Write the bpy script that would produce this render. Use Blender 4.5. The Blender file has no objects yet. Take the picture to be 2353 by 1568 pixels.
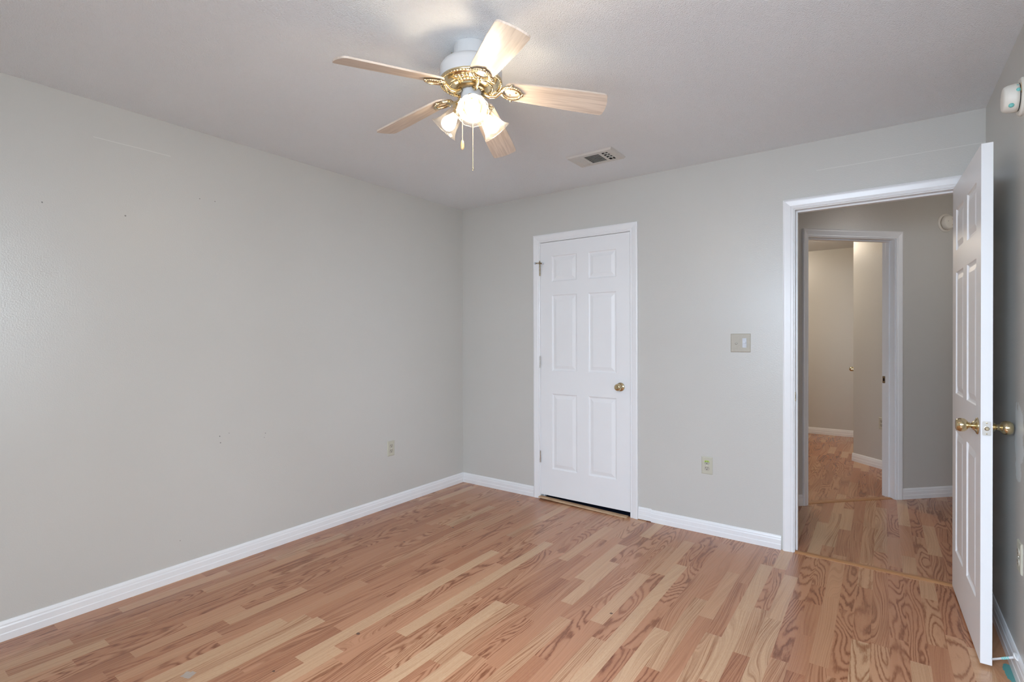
import bpy, bmesh, math, random
from mathutils import Vector, Matrix

PI = math.pi
SC = bpy.context.scene
COL = SC.collection

# ------------------------------------------------------------------ camera
CAM_POS = Vector((3.0653, -3.4821, 1.2944))
YAW, PITCH, ROLL, FPX = -0.6259, -0.0062, -0.0034, 1177.9469
fw = Vector((math.sin(YAW)*math.cos(PITCH), math.cos(YAW)*math.cos(PITCH), math.sin(PITCH)))
rt = Vector((math.cos(YAW), -math.sin(YAW), 0))
up = rt.cross(fw)
rt2 = rt*math.cos(ROLL) + up*math.sin(ROLL)
up2 = -rt*math.sin(ROLL) + up*math.cos(ROLL)
cam_data = bpy.data.cameras.new('camera')
cam = bpy.data.objects.new('camera', cam_data)
COL.objects.link(cam)
cam_data.sensor_fit = 'HORIZONTAL'
cam_data.sensor_width = 36.0
cam_data.lens = FPX/2353*36.0
cam_data.clip_start = 0.02
m = Matrix.Identity(4)
for i in range(3):
    m[i][0], m[i][1], m[i][2], m[i][3] = rt2[i], up2[i], -fw[i], CAM_POS[i]
cam.matrix_world = m
SC.camera = cam

# ------------------------------------------------------------------ world, daylight, exposure
W = bpy.data.worlds.new('world')
SC.world = W
W.use_nodes = True
bg = W.node_tree.nodes['Background']
bg.inputs['Color'].default_value = (0.90, 0.95, 1.0, 1)
bg.inputs['Strength'].default_value = 3.2
SC.view_settings.view_transform = 'Standard'
SC.view_settings.look = 'None'
SC.view_settings.gamma = 1.0
SC.view_settings.exposure = 0.68
SC.view_settings.use_curve_mapping = False
try:
    SC.cycles.use_denoising = True
    SC.cycles.max_bounces = 14
    SC.cycles.diffuse_bounces = 8
    SC.cycles.transparent_max_bounces = 16
    SC.cycles.sample_clamp_indirect = 6.0
    SC.cycles.caustics_reflective = False
    SC.cycles.caustics_refractive = False
except Exception:
    pass

# room: x 0..RW, y RY..0, z 0..RH
RW, RY, RH = 3.484, -3.87, 2.44
WIN = (2.00, 3.32, 0.72, 1.98)      # window in the wall behind the camera: x0,x1,z0,z1


def area_light(name, loc, rot, sx, sy, power, color):
    ld = bpy.data.lights.new(name, 'AREA')
    ld.shape = 'RECTANGLE'
    ld.size, ld.size_y = sx, sy
    ld.energy = power
    ld.color = color
    o = bpy.data.objects.new(name, ld)
    o.location = loc
    o.rotation_euler = rot
    COL.objects.link(o)
    return o


ADDED_WIN = (-3.66, -2.50, 0.72, 1.98)   # window added unseen in the right wall to brighten the left wall: y0,y1,z0,z1
# daylight: panels of open sky outside the window and the added side window, higher than the window heads
area_light('window_daylight', ((WIN[0]+WIN[1])/2, RY-1.10, 2.55), (PI/2-0.25, 0, 0), 2.6, 2.5, 450.0, (0.64, 0.80, 1.0))
area_light('added_side_daylight', (RW+1.10, (ADDED_WIN[0]+ADDED_WIN[1])/2, 2.55), (PI/2-0.25, 0, PI/2), 2.4, 2.5, 265.0, (0.72, 0.86, 1.0))


# ------------------------------------------------------------------ materials
def s2l(r, g, b):
    f = lambda c: (c/255/12.92 if c/255 <= 0.04045 else ((c/255+0.055)/1.055)**2.4)
    return (f(r), f(g), f(b), 1)


class NT:
    def __init__(self, name):
        self.m = bpy.data.materials.new(name)
        self.m.use_nodes = True
        self.t = self.m.node_tree
        self.b = self.t.nodes['Principled BSDF']
        self.out = self.t.nodes['Material Output']

    def n(self, kind, **kw):
        nd = self.t.nodes.new(kind)
        for k, v in kw.items():
            setattr(nd, k, v)
        return nd

    def l(self, a, b):
        self.t.links.new(a, b)

    def val(self, sock, v):
        if hasattr(v, 'is_output'):
            self.l(v, sock)
        else:
            sock.default_value = v

    def math(self, op, a, b=0.0, c=0.0, clamp=False):
        nd = self.n('ShaderNodeMath', operation=op)
        nd.use_clamp = clamp
        for i, v in enumerate((a, b, c)):
            self.val(nd.inputs[i], v)
        return nd.outputs[0]

    def mix(self, f, a, b):
        nd = self.n('ShaderNodeMix', data_type='RGBA')
        self.val(nd.inputs[0], f)
        self.val(nd.inputs[6], a)
        self.val(nd.inputs[7], b)
        return nd.outputs[2]

    def pos(self):
        return self.n('ShaderNodeTexCoord').outputs['Object']

    def noise(self, vec, scale, detail=2.0, rough=0.5, dist=0.0):
        nd = self.n('ShaderNodeTexNoise')
        self.l(vec, nd.inputs['Vector'])
        nd.inputs['Scale'].default_value = scale
        nd.inputs['Detail'].default_value = detail
        nd.inputs['Roughness'].default_value = rough
        nd.inputs['Distortion'].default_value = dist
        return nd.outputs[0]

    def bump(self, h, strength, dist):
        nd = self.n('ShaderNodeBump')
        nd.inputs['Strength'].default_value = strength
        nd.inputs['Distance'].default_value = dist
        self.l(h, nd.inputs['Height'])
        self.l(nd.outputs[0], self.b.inputs['Normal'])

    def ramp(self, f, stops):
        nd = self.n('ShaderNodeValToRGB')
        el = nd.color_ramp.elements
        while len(el) < len(stops):
            el.new(0.5)
        for e, (p, c) in zip(el, stops):
            e.position = p
            e.color = c
        self.l(f, nd.inputs[0])
        return nd.outputs[0]

    def scaled(self, vec, s, add=None):
        nd = self.n('ShaderNodeVectorMath', operation='MULTIPLY')
        self.l(vec, nd.inputs[0])
        nd.inputs[1].default_value = s
        return nd.outputs[0]


def simple(name, col, rough=0.5, metal=0.0, nscale=40, namp=0.06, bump=0.0, bdist=0.001, bscale=None, spec=0.5):
    k = NT(name)
    p = k.pos()
    f = k.noise(p, nscale, 3)
    c = tuple(col[:3])
    lo = tuple(x*(1-namp) for x in c)+(1,)
    hi = tuple(min(1, x*(1+namp)) for x in c)+(1,)
    k.l(k.mix(f, lo, hi), k.b.inputs['Base Color'])
    k.b.inputs['Roughness'].default_value = rough
    k.b.inputs['Metallic'].default_value = metal
    k.b.inputs['Specular IOR Level'].default_value = spec
    if bump:
        k.bump(k.noise(p, bscale or nscale, 2), bump, bdist)
    return k.m


def wall_mat(name, col, marks=(), patch=None, seam=None):
    """satin wall paint with orange peel; marks = (x,y,z,r) nail holes and scuffs in world metres"""
    k = NT(name)
    p = k.pos()
    big = k.noise(p, 1.7, 2)
    c = col[:3]
    base = k.mix(big, tuple(x*0.97 for x in c)+(1,), tuple(x*1.03 for x in c)+(1,))
    for (x, y, z, r, sy) in marks:
        d = k.n('ShaderNodeVectorMath', operation='SUBTRACT')
        k.l(p, d.inputs[0])
        d.inputs[1].default_value = (x, y, z)
        sc = k.n('ShaderNodeVectorMath', operation='MULTIPLY')
        k.l(d.outputs[0], sc.inputs[0])
        sc.inputs[1].default_value = (1, 1.0/sy, 1)
        ln = k.n('ShaderNodeVectorMath', operation='LENGTH')
        k.l(sc.outputs[0], ln.inputs[0])
        f = k.math('LESS_THAN', ln.outputs['Value'], r*0.55)
        base = k.mix(k.math('MULTIPLY', f, 0.75), base, s2l(88, 84, 80))
    if seam:
        (ax, z, a0, a1) = seam                       # faint lighter filler line: axis index, height, from, to
        sp = k.n('ShaderNodeSeparateXYZ')
        k.l(p, sp.inputs[0])
        wob = k.math('MULTIPLY', k.noise(p, 6, 2), .006)
        dz = k.math('ABSOLUTE', k.math('SUBTRACT', k.math('ADD', sp.outputs[2], wob), z+.003))
        f = k.math('LESS_THAN', dz, .0016)
        f = k.math('MULTIPLY', f, k.math('GREATER_THAN', sp.outputs[ax], a0))
        f = k.math('MULTIPLY', f, k.math('LESS_THAN', sp.outputs[ax], a1))
        base = k.mix(k.math('MULTIPLY', f, 0.5), base, s2l(226, 224, 218))
    if patch:
        (x, y, z, ry, rz, pc) = patch
        d = k.n('ShaderNodeVectorMath', operation='SUBTRACT')
        k.l(p, d.inputs[0])
        d.inputs[1].default_value = (x, y, z)
        sc = k.n('ShaderNodeVectorMath', operation='MULTIPLY')
        k.l(d.outputs[0], sc.inputs[0])
        sc.inputs[1].default_value = (0, 1.0/ry, 1.0/rz)
        ln = k.n('ShaderNodeVectorMath', operation='LENGTH')
        k.l(sc.outputs[0], ln.inputs[0])
        nz = k.math('MULTIPLY', k.noise(p, 18, 4), 1.2)
        f = k.math('LESS_THAN', k.math('ADD', ln.outputs['Value'], nz), 1.45)
        base = k.mix(k.math('MULTIPLY', f, 0.8), base, pc)
    k.l(base, k.b.inputs['Base Color'])
    k.b.inputs['Roughness'].default_value = 0.30
    k.bump(k.noise(p, 170, 2, 0.55), 0.36, 0.0020)
    return k.m


M = {}
WALLC = s2l(197, 195, 189)
M['wall'] = wall_mat('wall_paint', WALLC)
M['wall_back'] = wall_mat('wall_paint_back', WALLC, seam=(0, 2.268, 2.75, 3.50))
M['wall_left'] = wall_mat('wall_paint_left', WALLC, seam=(1, 2.265, -2.66, -2.33), marks=[
    (0, -2.534, 1.911, 0.007, 1), (0, -2.847, 1.912, 0.006, 1), (0, -2.189, 2.071, 0.005, 1), (0, -2.109, 2.073, 0.005, 1),
    (0, -2.092, 0.738, 0.006, 1), (0, -2.088, 0.700, 0.006, 1), (0, -2.040, 0.748, 0.004, 1), (0, -1.825, 0.715, 0.005, 1),
    (0, -1.832, 0.690, 0.004, 1), (0, -2.299, 0.207, 0.004, 1)])
M['wall_right'] = wall_mat('wall_paint_right', WALLC, patch=(RW, -0.79, 0.90, 0.085, 0.17, s2l(226, 232, 232)))
M['trim'] = simple('white_gloss_trim', (0.80, 0.80, 0.80), 0.30, nscale=9, namp=0.03, bump=0.05, bscale=60)
M['door'] = simple('white_door_paint', (0.80, 0.80, 0.80), 0.38, nscale=7, namp=0.02, bump=0.06, bscale=120)
M['fan_white'] = simple('white_enamel', (0.60, 0.60, 0.60), 0.32, nscale=15, namp=0.02)
M['brass'] = simple('polished_brass', (0.74, 0.62, 0.40), 0.20, 1.0, nscale=30, namp=0.10)
M['old_brass'] = simple('tarnished_brass', (0.42, 0.34, 0.22), 0.35, 1.0, nscale=120, namp=0.35)
M['knob_brass'] = simple('knob_brass', (0.66, 0.55, 0.34), 0.16, 1.0, nscale=25, namp=0.12)
M['steel'] = simple('steel_plate', (0.72, 0.70, 0.66), 0.28, 1.0, nscale=70, namp=0.15)
M['closet_gap_shade'] = simple('painted_gap_shade', (0.006, 0.009, 0.022), 0.95, nscale=300, namp=0.3, bump=.5, bdist=.003, spec=.1)  # near-black colour holds the shade of the gap under the closet door
M['dark'] = simple('dark_void', (0.012, 0.012, 0.014), 0.8)
M['ivory'] = simple('ivory_plastic', s2l(190, 187, 170), 0.4, nscale=30, namp=0.04)
M['ivory_dark'] = simple('aged_plastic', s2l(176, 170, 156), 0.42, nscale=60, namp=0.08)
M['clear_toggle'] = simple('clear_grey_plastic', s2l(206, 210, 216), 0.12, nscale=60, namp=0.2)
M['alarm'] = simple('alarm_plastic', s2l(226, 222, 212), 0.45, nscale=30, namp=0.04)
M['vent'] = simple('vent_enamel', s2l(205, 203, 198), 0.4, nscale=30, namp=0.04)
M['chain'] = simple('bead_chain_brass', (0.72, 0.60, 0.38), 0.25, 1.0, nscale=90, namp=0.2)
M['bob'] = simple('varnished_wood_bob', s2l(214, 180, 128), 0.3, nscale=50, namp=0.15)
M['teal'] = simple('teal_paint_fleck', s2l(120, 196, 190), 0.5)
M['tan'] = simple('yellowed_plastic', s2l(176, 150, 112), 0.5)


def ceiling_mat():
    k = NT('sprayed_ceiling_texture')
    p = k.pos()
    a = k.noise(p, 180, 3, 0.6, 0.4)
    vo = k.n('ShaderNodeTexVoronoi')
    k.l(p, vo.inputs['Vector'])
    vo.inputs['Scale'].default_value = 210
    h = k.math('SUBTRACT', a, k.math('MULTIPLY', vo.outputs['Distance'], 0.35))
    c = k.mix(k.noise(p, 2.2, 2), (0.80, 0.83, 0.855, 1), (0.84, 0.87, 0.895, 1))
    k.l(c, k.b.inputs['Base Color'])
    k.b.inputs['Roughness'].default_value = 0.85
    k.b.inputs['Specular IOR Level'].default_value = 0.25
    k.bump(h, 0.7, 0.008)
    return k.m


M['ceiling'] = ceiling_mat()


def floor_mat():
    k = NT('oak_strip_laminate')
    p = k.pos()
    at = k.n('ShaderNodeAttribute', attribute_name='strip')
    sep = k.n('ShaderNodeSeparateColor')
    k.l(at.outputs['Color'], sep.inputs[0])
    tone, seed, kind = sep.outputs[0], sep.outputs[1], sep.outputs[2]
    xyz = k.n('ShaderNodeSeparateXYZ')
    k.l(p, xyz.inputs[0])
    X, Y = xyz.outputs[0], xyz.outputs[1]

    def vec(sx, sy, o1, o2):
        c = k.n('ShaderNodeCombineXYZ')
        k.val(c.inputs[0], k.math('MULTIPLY_ADD', X, sx, k.math('MULTIPLY', seed, o1)))
        k.val(c.inputs[1], k.math('MULTIPLY_ADD', Y, sy, k.math('MULTIPLY', seed, o2)))
        k.val(c.inputs[2], k.math('MULTIPLY', seed, 17.0))
        return c.outputs[0]
    # growth rings: contours of a stretched noise field (cathedral), or long irregular fibres (rift)
    wob = k.noise(vec(75.0, 16.0, 21.0, 7.0), 1.0, 2.0, 0.6)
    field = k.noise(vec(8.0, 1.15, 91.0, 57.0), 1.0, 1.3, 0.5, 0.35)
    field = k.math('MULTIPLY_ADD', wob, 0.035, field)
    cath = k.math('MULTIPLY_ADD', k.math('SINE', k.math('MULTIPLY', field, 125.0)), 0.5, 0.5)
    cath = k.math('POWER', cath, 2.6)
    warp = k.math('MULTIPLY', k.noise(vec(7.0, 0.8, 31.0, 77.0), 1.0, 1.0, 0.4), 60.0)
    cr = k.n('ShaderNodeCombineXYZ')
    k.val(cr.inputs[0], k.math('ADD', k.math('MULTIPLY', X, 260.0), warp))
    k.val(cr.inputs[1], k.math('MULTIPLY_ADD', Y, 1.6, k.math('MULTIPLY', seed, 63.0)))
    k.val(cr.inputs[2], k.math('MULTIPLY', seed, 29.0))
    rift = k.noise(cr.outputs[0], 1.0, 2.0, 0.6)
    rift = k.math('MULTIPLY_ADD', rift, 4.6, -1.95, clamp=True)
    is_cath = k.math('GREATER_THAN', kind, 0.66)
    is_plain = k.math('LESS_THAN', kind, 0.33)
    ln = k.math('ADD', k.math('MULTIPLY', cath, is_cath), k.math('MULTIPLY', rift, k.math('SUBTRACT', 1.0, is_cath)))
    pores = k.noise(vec(420.0, 22.0, 11.0, 13.0), 1.0, 2.0, 0.6)
    fleck = k.noise(vec(330.0, 70.0, 5.0, 9.0), 1.0, 2.0, 0.6)
    streak = k.noise(vec(38.0, 1.3, 61.0, 19.0), 1.0, 3.0, 0.55)
    ln = k.math('MULTIPLY', ln, k.math('MULTIPLY_ADD', pores, 1.1, 0.30, clamp=True))
    stren = k.math('SUBTRACT', 1.0, k.math('MULTIPLY', is_plain, 0.62))
    soft = k.noise(vec(14.0, 1.6, 43.0, 3.0), 1.0, 2.0)
    stren = k.math('MULTIPLY', stren, k.math('MULTIPLY_ADD', soft, 1.6, 0.1, clamp=True))
    base = k.ramp(tone, [(0.0, s2l(170, 113, 82)), (0.45, s2l(187, 133, 100)), (0.75, s2l(194, 146, 111)), (1.0, s2l(203, 165, 129))])
    base = k.mix(k.math('MULTIPLY_ADD', fleck, 1.0, -0.30, clamp=True), base, s2l(186, 136, 96))
    sk = k.math('MULTIPLY', k.math('MULTIPLY_ADD', streak, 3.0, -1.5, clamp=True), k.math('SUBTRACT', 0.42, k.math('MULTIPLY', is_plain, 0.34)))
    base = k.mix(sk, base, s2l(150, 92, 60))
    dark = k.mix(tone, s2l(112, 60, 36), s2l(140, 88, 54))
    colr = k.mix(k.math('MULTIPLY', ln, stren, clamp=True), base, dark)
    # teal paint spill beside the right wall, and a grey scuff
    def blob(cx, cy, rx, ry, amp, thr):
        c = k.n('ShaderNodeVectorMath', operation='SUBTRACT')
        k.l(p, c.inputs[0])
        c.inputs[1].default_value = (cx, cy, 0)
        s = k.n('ShaderNodeVectorMath', operation='MULTIPLY')
        k.l(c.outputs[0], s.inputs[0])
        s.inputs[1].default_value = (1/rx, 1/ry, 0)
        le = k.n('ShaderNodeVectorMath', operation='LENGTH')
        k.l(s.outputs[0], le.inputs[0])
        return k.math('LESS_THAN', k.math('ADD', le.outputs['Value'], k.math('MULTIPLY', k.noise(p, 60, 4), amp)), thr)
    colr = k.mix(k.math('MULTIPLY', blob(3.462, -0.775, 0.018, 0.085, 1.2, 1.45), 0.85), colr, s2l(40, 150, 150))
    for (cx, cy, rx, ry) in ((0.731, -0.181, .016, .008), (0.691, -0.892, .009, .007), (0.605, -1.254, .009, .007), (2.035, -1.270, .008, .010), (1.205, -2.066, .012, .010),
                             (1.147, -2.418, .007, .006)):
        colr = k.mix(k.math('MULTIPLY', blob(cx, cy, rx, ry, 0.9, 1.25), 0.85), colr, s2l(74, 52, 42))
    colr = k.mix(k.math('MULTIPLY', blob(0.900, -2.62, 0.035, 0.030, 1.4, 1.4), 0.6), colr, s2l(170, 170, 165))
    k.l(colr, k.b.inputs['Base Color'])
    k.l(k.math('MULTIPLY_ADD', pores, 0.08, 0.20), k.b.inputs['Roughness'])
    k.b.inputs['Specular IOR Level'].default_value = 0.5
    k.bump(ln, 0.04, 0.0005)
    return k.m


M['floor'] = floor_mat()


def wood_mat(name, light, dark, axis_scale, rough=0.4, use_uvlike=None):
    k = NT(name)
    p = k.pos()
    v = k.scaled(p, axis_scale)
    a = k.noise(v, 1.0, 3, 0.55, 0.6)
    b = k.noise(k.scaled(p, tuple(s*4 for s in axis_scale)), 1.0, 3, 0.6)
    f = k.math('ADD', k.math('MULTIPLY', a, 0.65), k.math('MULTIPLY', b, 0.35))
    k.l(k.ramp(f, [(0.32, dark), (0.62, light)]), k.b.inputs['Base Color'])
    k.b.inputs['Roughness'].default_value = rough
    return k.m


M['transition'] = wood_mat('brown_transition_wood', s2l(180, 132, 90), s2l(150, 102, 64), (8, 120, 120))
M['threshold'] = wood_mat('worn_threshold_wood', s2l(196, 166, 132), s2l(150, 112, 80), (8, 120, 120))


def blade_mat():
    """bleached oak print along each blade: grain follows the blade's own 'grain' attribute"""
    k = NT('bleached_oak_blade')
    at = k.n('ShaderNodeAttribute', attribute_name='grain')
    v = k.scaled(at.outputs['Vector'], (5, 85, 9))
    a = k.noise(v, 1.0, 3, 0.6, 0.5)
    k.l(k.ramp(a, [(0.30, s2l(182, 164, 148)), (0.60, s2l(212, 196, 180))]), k.b.inputs['Base Color'])
    k.b.inputs['Roughness'].default_value = 0.33
    return k.m


M['blade'] = blade_mat()


def glass_shade_mat():
    k = NT('ribbed_frosted_glass')
    t = k.t
    tr = k.n('ShaderNodeBsdfTransparent')
    tr.inputs[0].default_value = (1.0, 0.97, 0.93, 1)
    tl = k.n('ShaderNodeBsdfTranslucent')
    tl.inputs[0].default_value = (0.95, 0.92, 0.88, 1)
    df = k.n('ShaderNodeBsdfDiffuse')
    df.inputs[0].default_value = (0.85, 0.83, 0.80, 1)
    gl = k.n('ShaderNodeBsdfGlossy')
    gl.inputs['Roughness'].default_value = 0.12
    p = k.pos()
    nz = k.noise(p, 14, 2)
    m1 = k.n('ShaderNodeMixShader')
    m1.inputs[0].default_value = 0.45
    k.l(tl.outputs[0], m1.inputs[1])
    k.l(df.outputs[0], m1.inputs[2])
    m2 = k.n('ShaderNodeMixShader')
    lf = k.n('ShaderNodeLayerWeight')
    lf.inputs[0].default_value = 0.5
    fr_ = k.n('ShaderNodeAttribute', attribute_name='frost').outputs['Fac']      # clear at the neck, frosted towards the lip
    sc_ = k.math('MULTIPLY_ADD', lf.outputs['Facing'], 0.05, k.math('MULTIPLY_ADD', nz, 0.02, 0.045))
    k.l(k.math('MULTIPLY_ADD', sc_, fr_, k.math('MULTIPLY', lf.outputs['Facing'], 0.010)), m2.inputs[0])
    k.l(tr.outputs[0], m2.inputs[1])
    k.l(m1.outputs[0], m2.inputs[2])
    m3 = k.n('ShaderNodeMixShader')
    lw = k.n('ShaderNodeLayerWeight')
    lw.inputs[0].default_value = 0.25
    k.l(k.math('MULTIPLY', lw.outputs['Fresnel'], 0.25), m3.inputs[0])
    k.l(m2.outputs[0], m3.inputs[1])
    k.l(gl.outputs[0], m3.inputs[2])
    t.nodes.remove(k.b)
    k.l(m3.outputs[0], k.out.inputs['Surface'])
    return k.m


M['shade'] = glass_shade_mat()


def bulb_mat(name, strength, ca=(1.0, 0.86, 0.66, 1), cb=(1.0, 0.88, 0.69, 1)):
    k = NT(name)
    p = k.pos()
    e = k.n('ShaderNodeEmission')
    k.l(k.mix(k.noise(p, 20, 1), ca, cb), e.inputs[0])
    e.inputs[1].default_value = strength
    k.t.nodes.remove(k.b)
    k.l(e.outputs[0], k.out.inputs['Surface'])
    return k.m


M['bulb'] = bulb_mat('lit_bulb', 41.0)
M['bulb_bright'] = bulb_mat('bright_bulb', 41.0)
M['bulb_dim'] = bulb_mat('dim_bulb', 6.0)
M['hall_fill'] = bulb_mat('added_hall_dome', 19.0, (1.0, .93, .88, 1), (1.0, .95, .90, 1))  # glow of the dome added to brighten the hall
M['room_lamp'] = bulb_mat('lit_lamp_dome', 85.0, (1.0, .86, .68, 1), (1.0, .87, .70, 1))


def pane_mat():
    k = NT('window_glass')
    tr = k.n('ShaderNodeBsdfTransparent')
    gl = k.n('ShaderNodeBsdfGlossy')
    gl.inputs['Roughness'].default_value = 0.02
    mx = k.n('ShaderNodeMixShader')
    lw = k.n('ShaderNodeLayerWeight')
    lw.inputs[0].default_value = 0.3
    k.l(k.math('MULTIPLY', lw.outputs['Fresnel'], 0.5), mx.inputs[0])
    k.l(tr.outputs[0], mx.inputs[1])
    k.l(gl.outputs[0], mx.inputs[2])
    k.t.nodes.remove(k.b)
    k.l(mx.outputs[0], k.out.inputs['Surface'])
    return k.m


M['pane'] = pane_mat()


# ------------------------------------------------------------------ mesh helpers (world coordinates)
def empty(name, loc):
    o = bpy.data.objects.new(name, None)
    o.empty_display_size = 0.05
    o.location = loc
    COL.objects.link(o)
    o['_o'] = list(loc)
    return o


def origin_of(o):
    v = Vector((0, 0, 0))
    while o is not None:
        v += Vector(o.location)
        o = o.parent
    return v


def obj(name, bm, mat, parent=None, origin=None, smooth=False, bevel=0.0, segs=2):
    """link a bmesh given in world coordinates as ONE mesh object"""
    bmesh.ops.recalc_face_normals(bm, faces=bm.faces)
    po = origin_of(parent) if parent is not None else Vector((0, 0, 0))
    og = Vector(origin) if origin is not None else po
    bmesh.ops.translate(bm, verts=bm.verts, vec=-og)
    if smooth:
        for f in bm.faces:
            f.smooth = True
    me = bpy.data.meshes.new(name)
    bm.to_mesh(me)
    bm.free()
    mats = mat if isinstance(mat, (list, tuple)) else [mat]
    for mt in mats:
        me.materials.append(mt)
    o = bpy.data.objects.new(name, me)
    COL.objects.link(o)
    if parent is not None:
        o.parent = parent
        o.location = og - po
    else:
        o.location = og
    if bevel:
        md = o.modifiers.new('bevel', 'BEVEL')
        md.width = bevel
        md.segments = segs
        md.limit_method = 'ANGLE'
        md.angle_limit = math.radians(40)
    return o


def tag(o, label, cat, kind=None, group=None):
    o['label'] = label
    o['category'] = cat
    if kind:
        o['kind'] = kind
    if group:
        o['group'] = group
    if '_o' in o.keys():
        del o['_o']
    return o


def B():
    return bmesh.new()


def box(bm, x0, x1, y0, y1, z0, z1, mi=0, fr=None):
    ps = [(x0, y0, z0), (x1, y0, z0), (x1, y1, z0), (x0, y1, z0), (x0, y0, z1), (x1, y0, z1), (x1, y1, z1), (x0, y1, z1)]
    vs = [bm.verts.new(fr @ Vector(q) if fr is not None else q) for q in ps]
    for f in ((0, 3, 2, 1), (4, 5, 6, 7), (0, 1, 5, 4), (1, 2, 6, 5), (2, 3, 7, 6), (3, 0, 4, 7)):
        fc = bm.faces.new([vs[i] for i in f])
        fc.material_index = mi
    return vs


def frame(o, ex, ey, ez):
    m = Matrix.Identity(4)
    for i in range(3):
        m[i][0], m[i][1], m[i][2], m[i][3] = ex[i], ey[i], ez[i], o[i]
    return m


def axis_frame(o, d, ref=(0, 0, 1)):
    """frame whose local z is d"""
    z = Vector(d).normalized()
    r = Vector(ref)
    if abs(z.dot(r)) > 0.98:
        r = Vector((1, 0, 0))
    x = r.cross(z).normalized()
    y = z.cross(x)
    return frame(o, x, y, z)


def lathe(bm, prof, fr, n=32, mi=0, cap0=True, cap1=True, wave=None):
    rings = []
    for j, (r, h) in enumerate(prof):
        ring = []
        for i in range(n):
            a = 2*PI*i/n
            rr = r
            if wave:
                rr = r + wave(a, j/(len(prof)-1))
            ring.append(bm.verts.new(fr @ Vector((rr*math.cos(a), rr*math.sin(a), h))))
        rings.append(ring)
    for j in range(len(rings)-1):
        for i in range(n):
            f = bm.faces.new([rings[j][i], rings[j][(i+1) % n], rings[j+1][(i+1) % n], rings[j+1][i]])
            f.material_index = mi
    if cap0 and prof[0][0] > 1e-6:
        bm.faces.new(rings[0]).material_index = mi
    if cap1 and prof[-1][0] > 1e-6:
        bm.faces.new(rings[-1][::-1]).material_index = mi
    return rings


def tube(bm, pts, rad, n=10, mi=0, closed=False):
    """round tube along points; rad float or list"""
    pts = [Vector(q) for q in pts]
    N = len(pts)
    rings = []
    prev = None
    for i in range(N):
        if closed:
            d = pts[(i+1) % N]-pts[i-1]
        else:
            d = pts[min(i+1, N-1)]-pts[max(i-1, 0)]
        d.normalize()
        if prev is None:
            r = Vector((0, 0, 1)) if abs(d.z) < 0.9 else Vector((1, 0, 0))
            x = r.cross(d).normalized()
        else:
            x = (prev - d*prev.dot(d)).normalized()
        prev = x
        y = d.cross(x)
        rr = rad[i] if isinstance(rad, (list, tuple)) else rad
        rings.append([bm.verts.new(pts[i]+x*rr*math.cos(2*PI*k/n)+y*rr*math.sin(2*PI*k/n)) for k in range(n)])
    for j in range(N if closed else N-1):
        a, b = rings[j], rings[(j+1) % N]
        for k in range(n):
            bm.faces.new([a[k], a[(k+1) % n], b[(k+1) % n], b[k]]).material_index = mi
    if not closed:
        bm.faces.new(rings[0][::-1]).material_index = mi
        bm.faces.new(rings[-1]).material_index = mi


def ball(bm, c, r, n=8, mi=0, sq=(1, 1, 1)):
    mt = Matrix.Translation(Vector(c)) @ Matrix.Diagonal((r*sq[0], r*sq[1], r*sq[2], 1))
    res = bmesh.ops.create_uvsphere(bm, u_segments=n, v_segments=max(4, n//2+1), radius=1.0, matrix=mt)
    fs = set()
    for v in res['verts']:
        fs.update(v.link_faces)
    for f in fs:
        f.material_index = mi


def sweep(bm, prof, p0, p1, ex, ez, m0=0.0, m1=0.0):
    """extrude profile [(out,up)] from p0 to p1; out along ex, up along ez; m0/m1 mitre slope (shift along run per unit out)"""
    p0, p1, ex, ez = Vector(p0), Vector(p1), Vector(ex), Vector(ez)
    d = (p1-p0).normalized()
    a = [bm.verts.new(p0+ex*o+ez*u+d*(m0*o)) for o, u in prof]
    b = [bm.verts.new(p1+ex*o+ez*u-d*(m1*o)) for o, u in prof]
    n = len(prof)
    for i in range(n):
        bm.faces.new([a[i], a[(i+1) % n], b[(i+1) % n], b[i]])
    bm.faces.new(a[::-1])
    bm.faces.new(b)


# ------------------------------------------------------------------ shell of the room
S2 = 1/math.sqrt(2)
UU = Vector((S2, S2, 0))            # along the slanted hall wall
NN = Vector((S2, -S2, 0))           # its normal, facing the bedroom door
D45 = 1.56*S2
CL = (0.828, 1.598, 2.060)          # closet opening between casings: x0,x1,ztop
MD = (2.6345, 3.4085, 2.060)        # bedroom doorway between casings
HD = (2.572, 3.348, 2.066)          # doorway in the slanted hall wall: u0,u1,ztop
WT = 0.115                          # wall thickness

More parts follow.
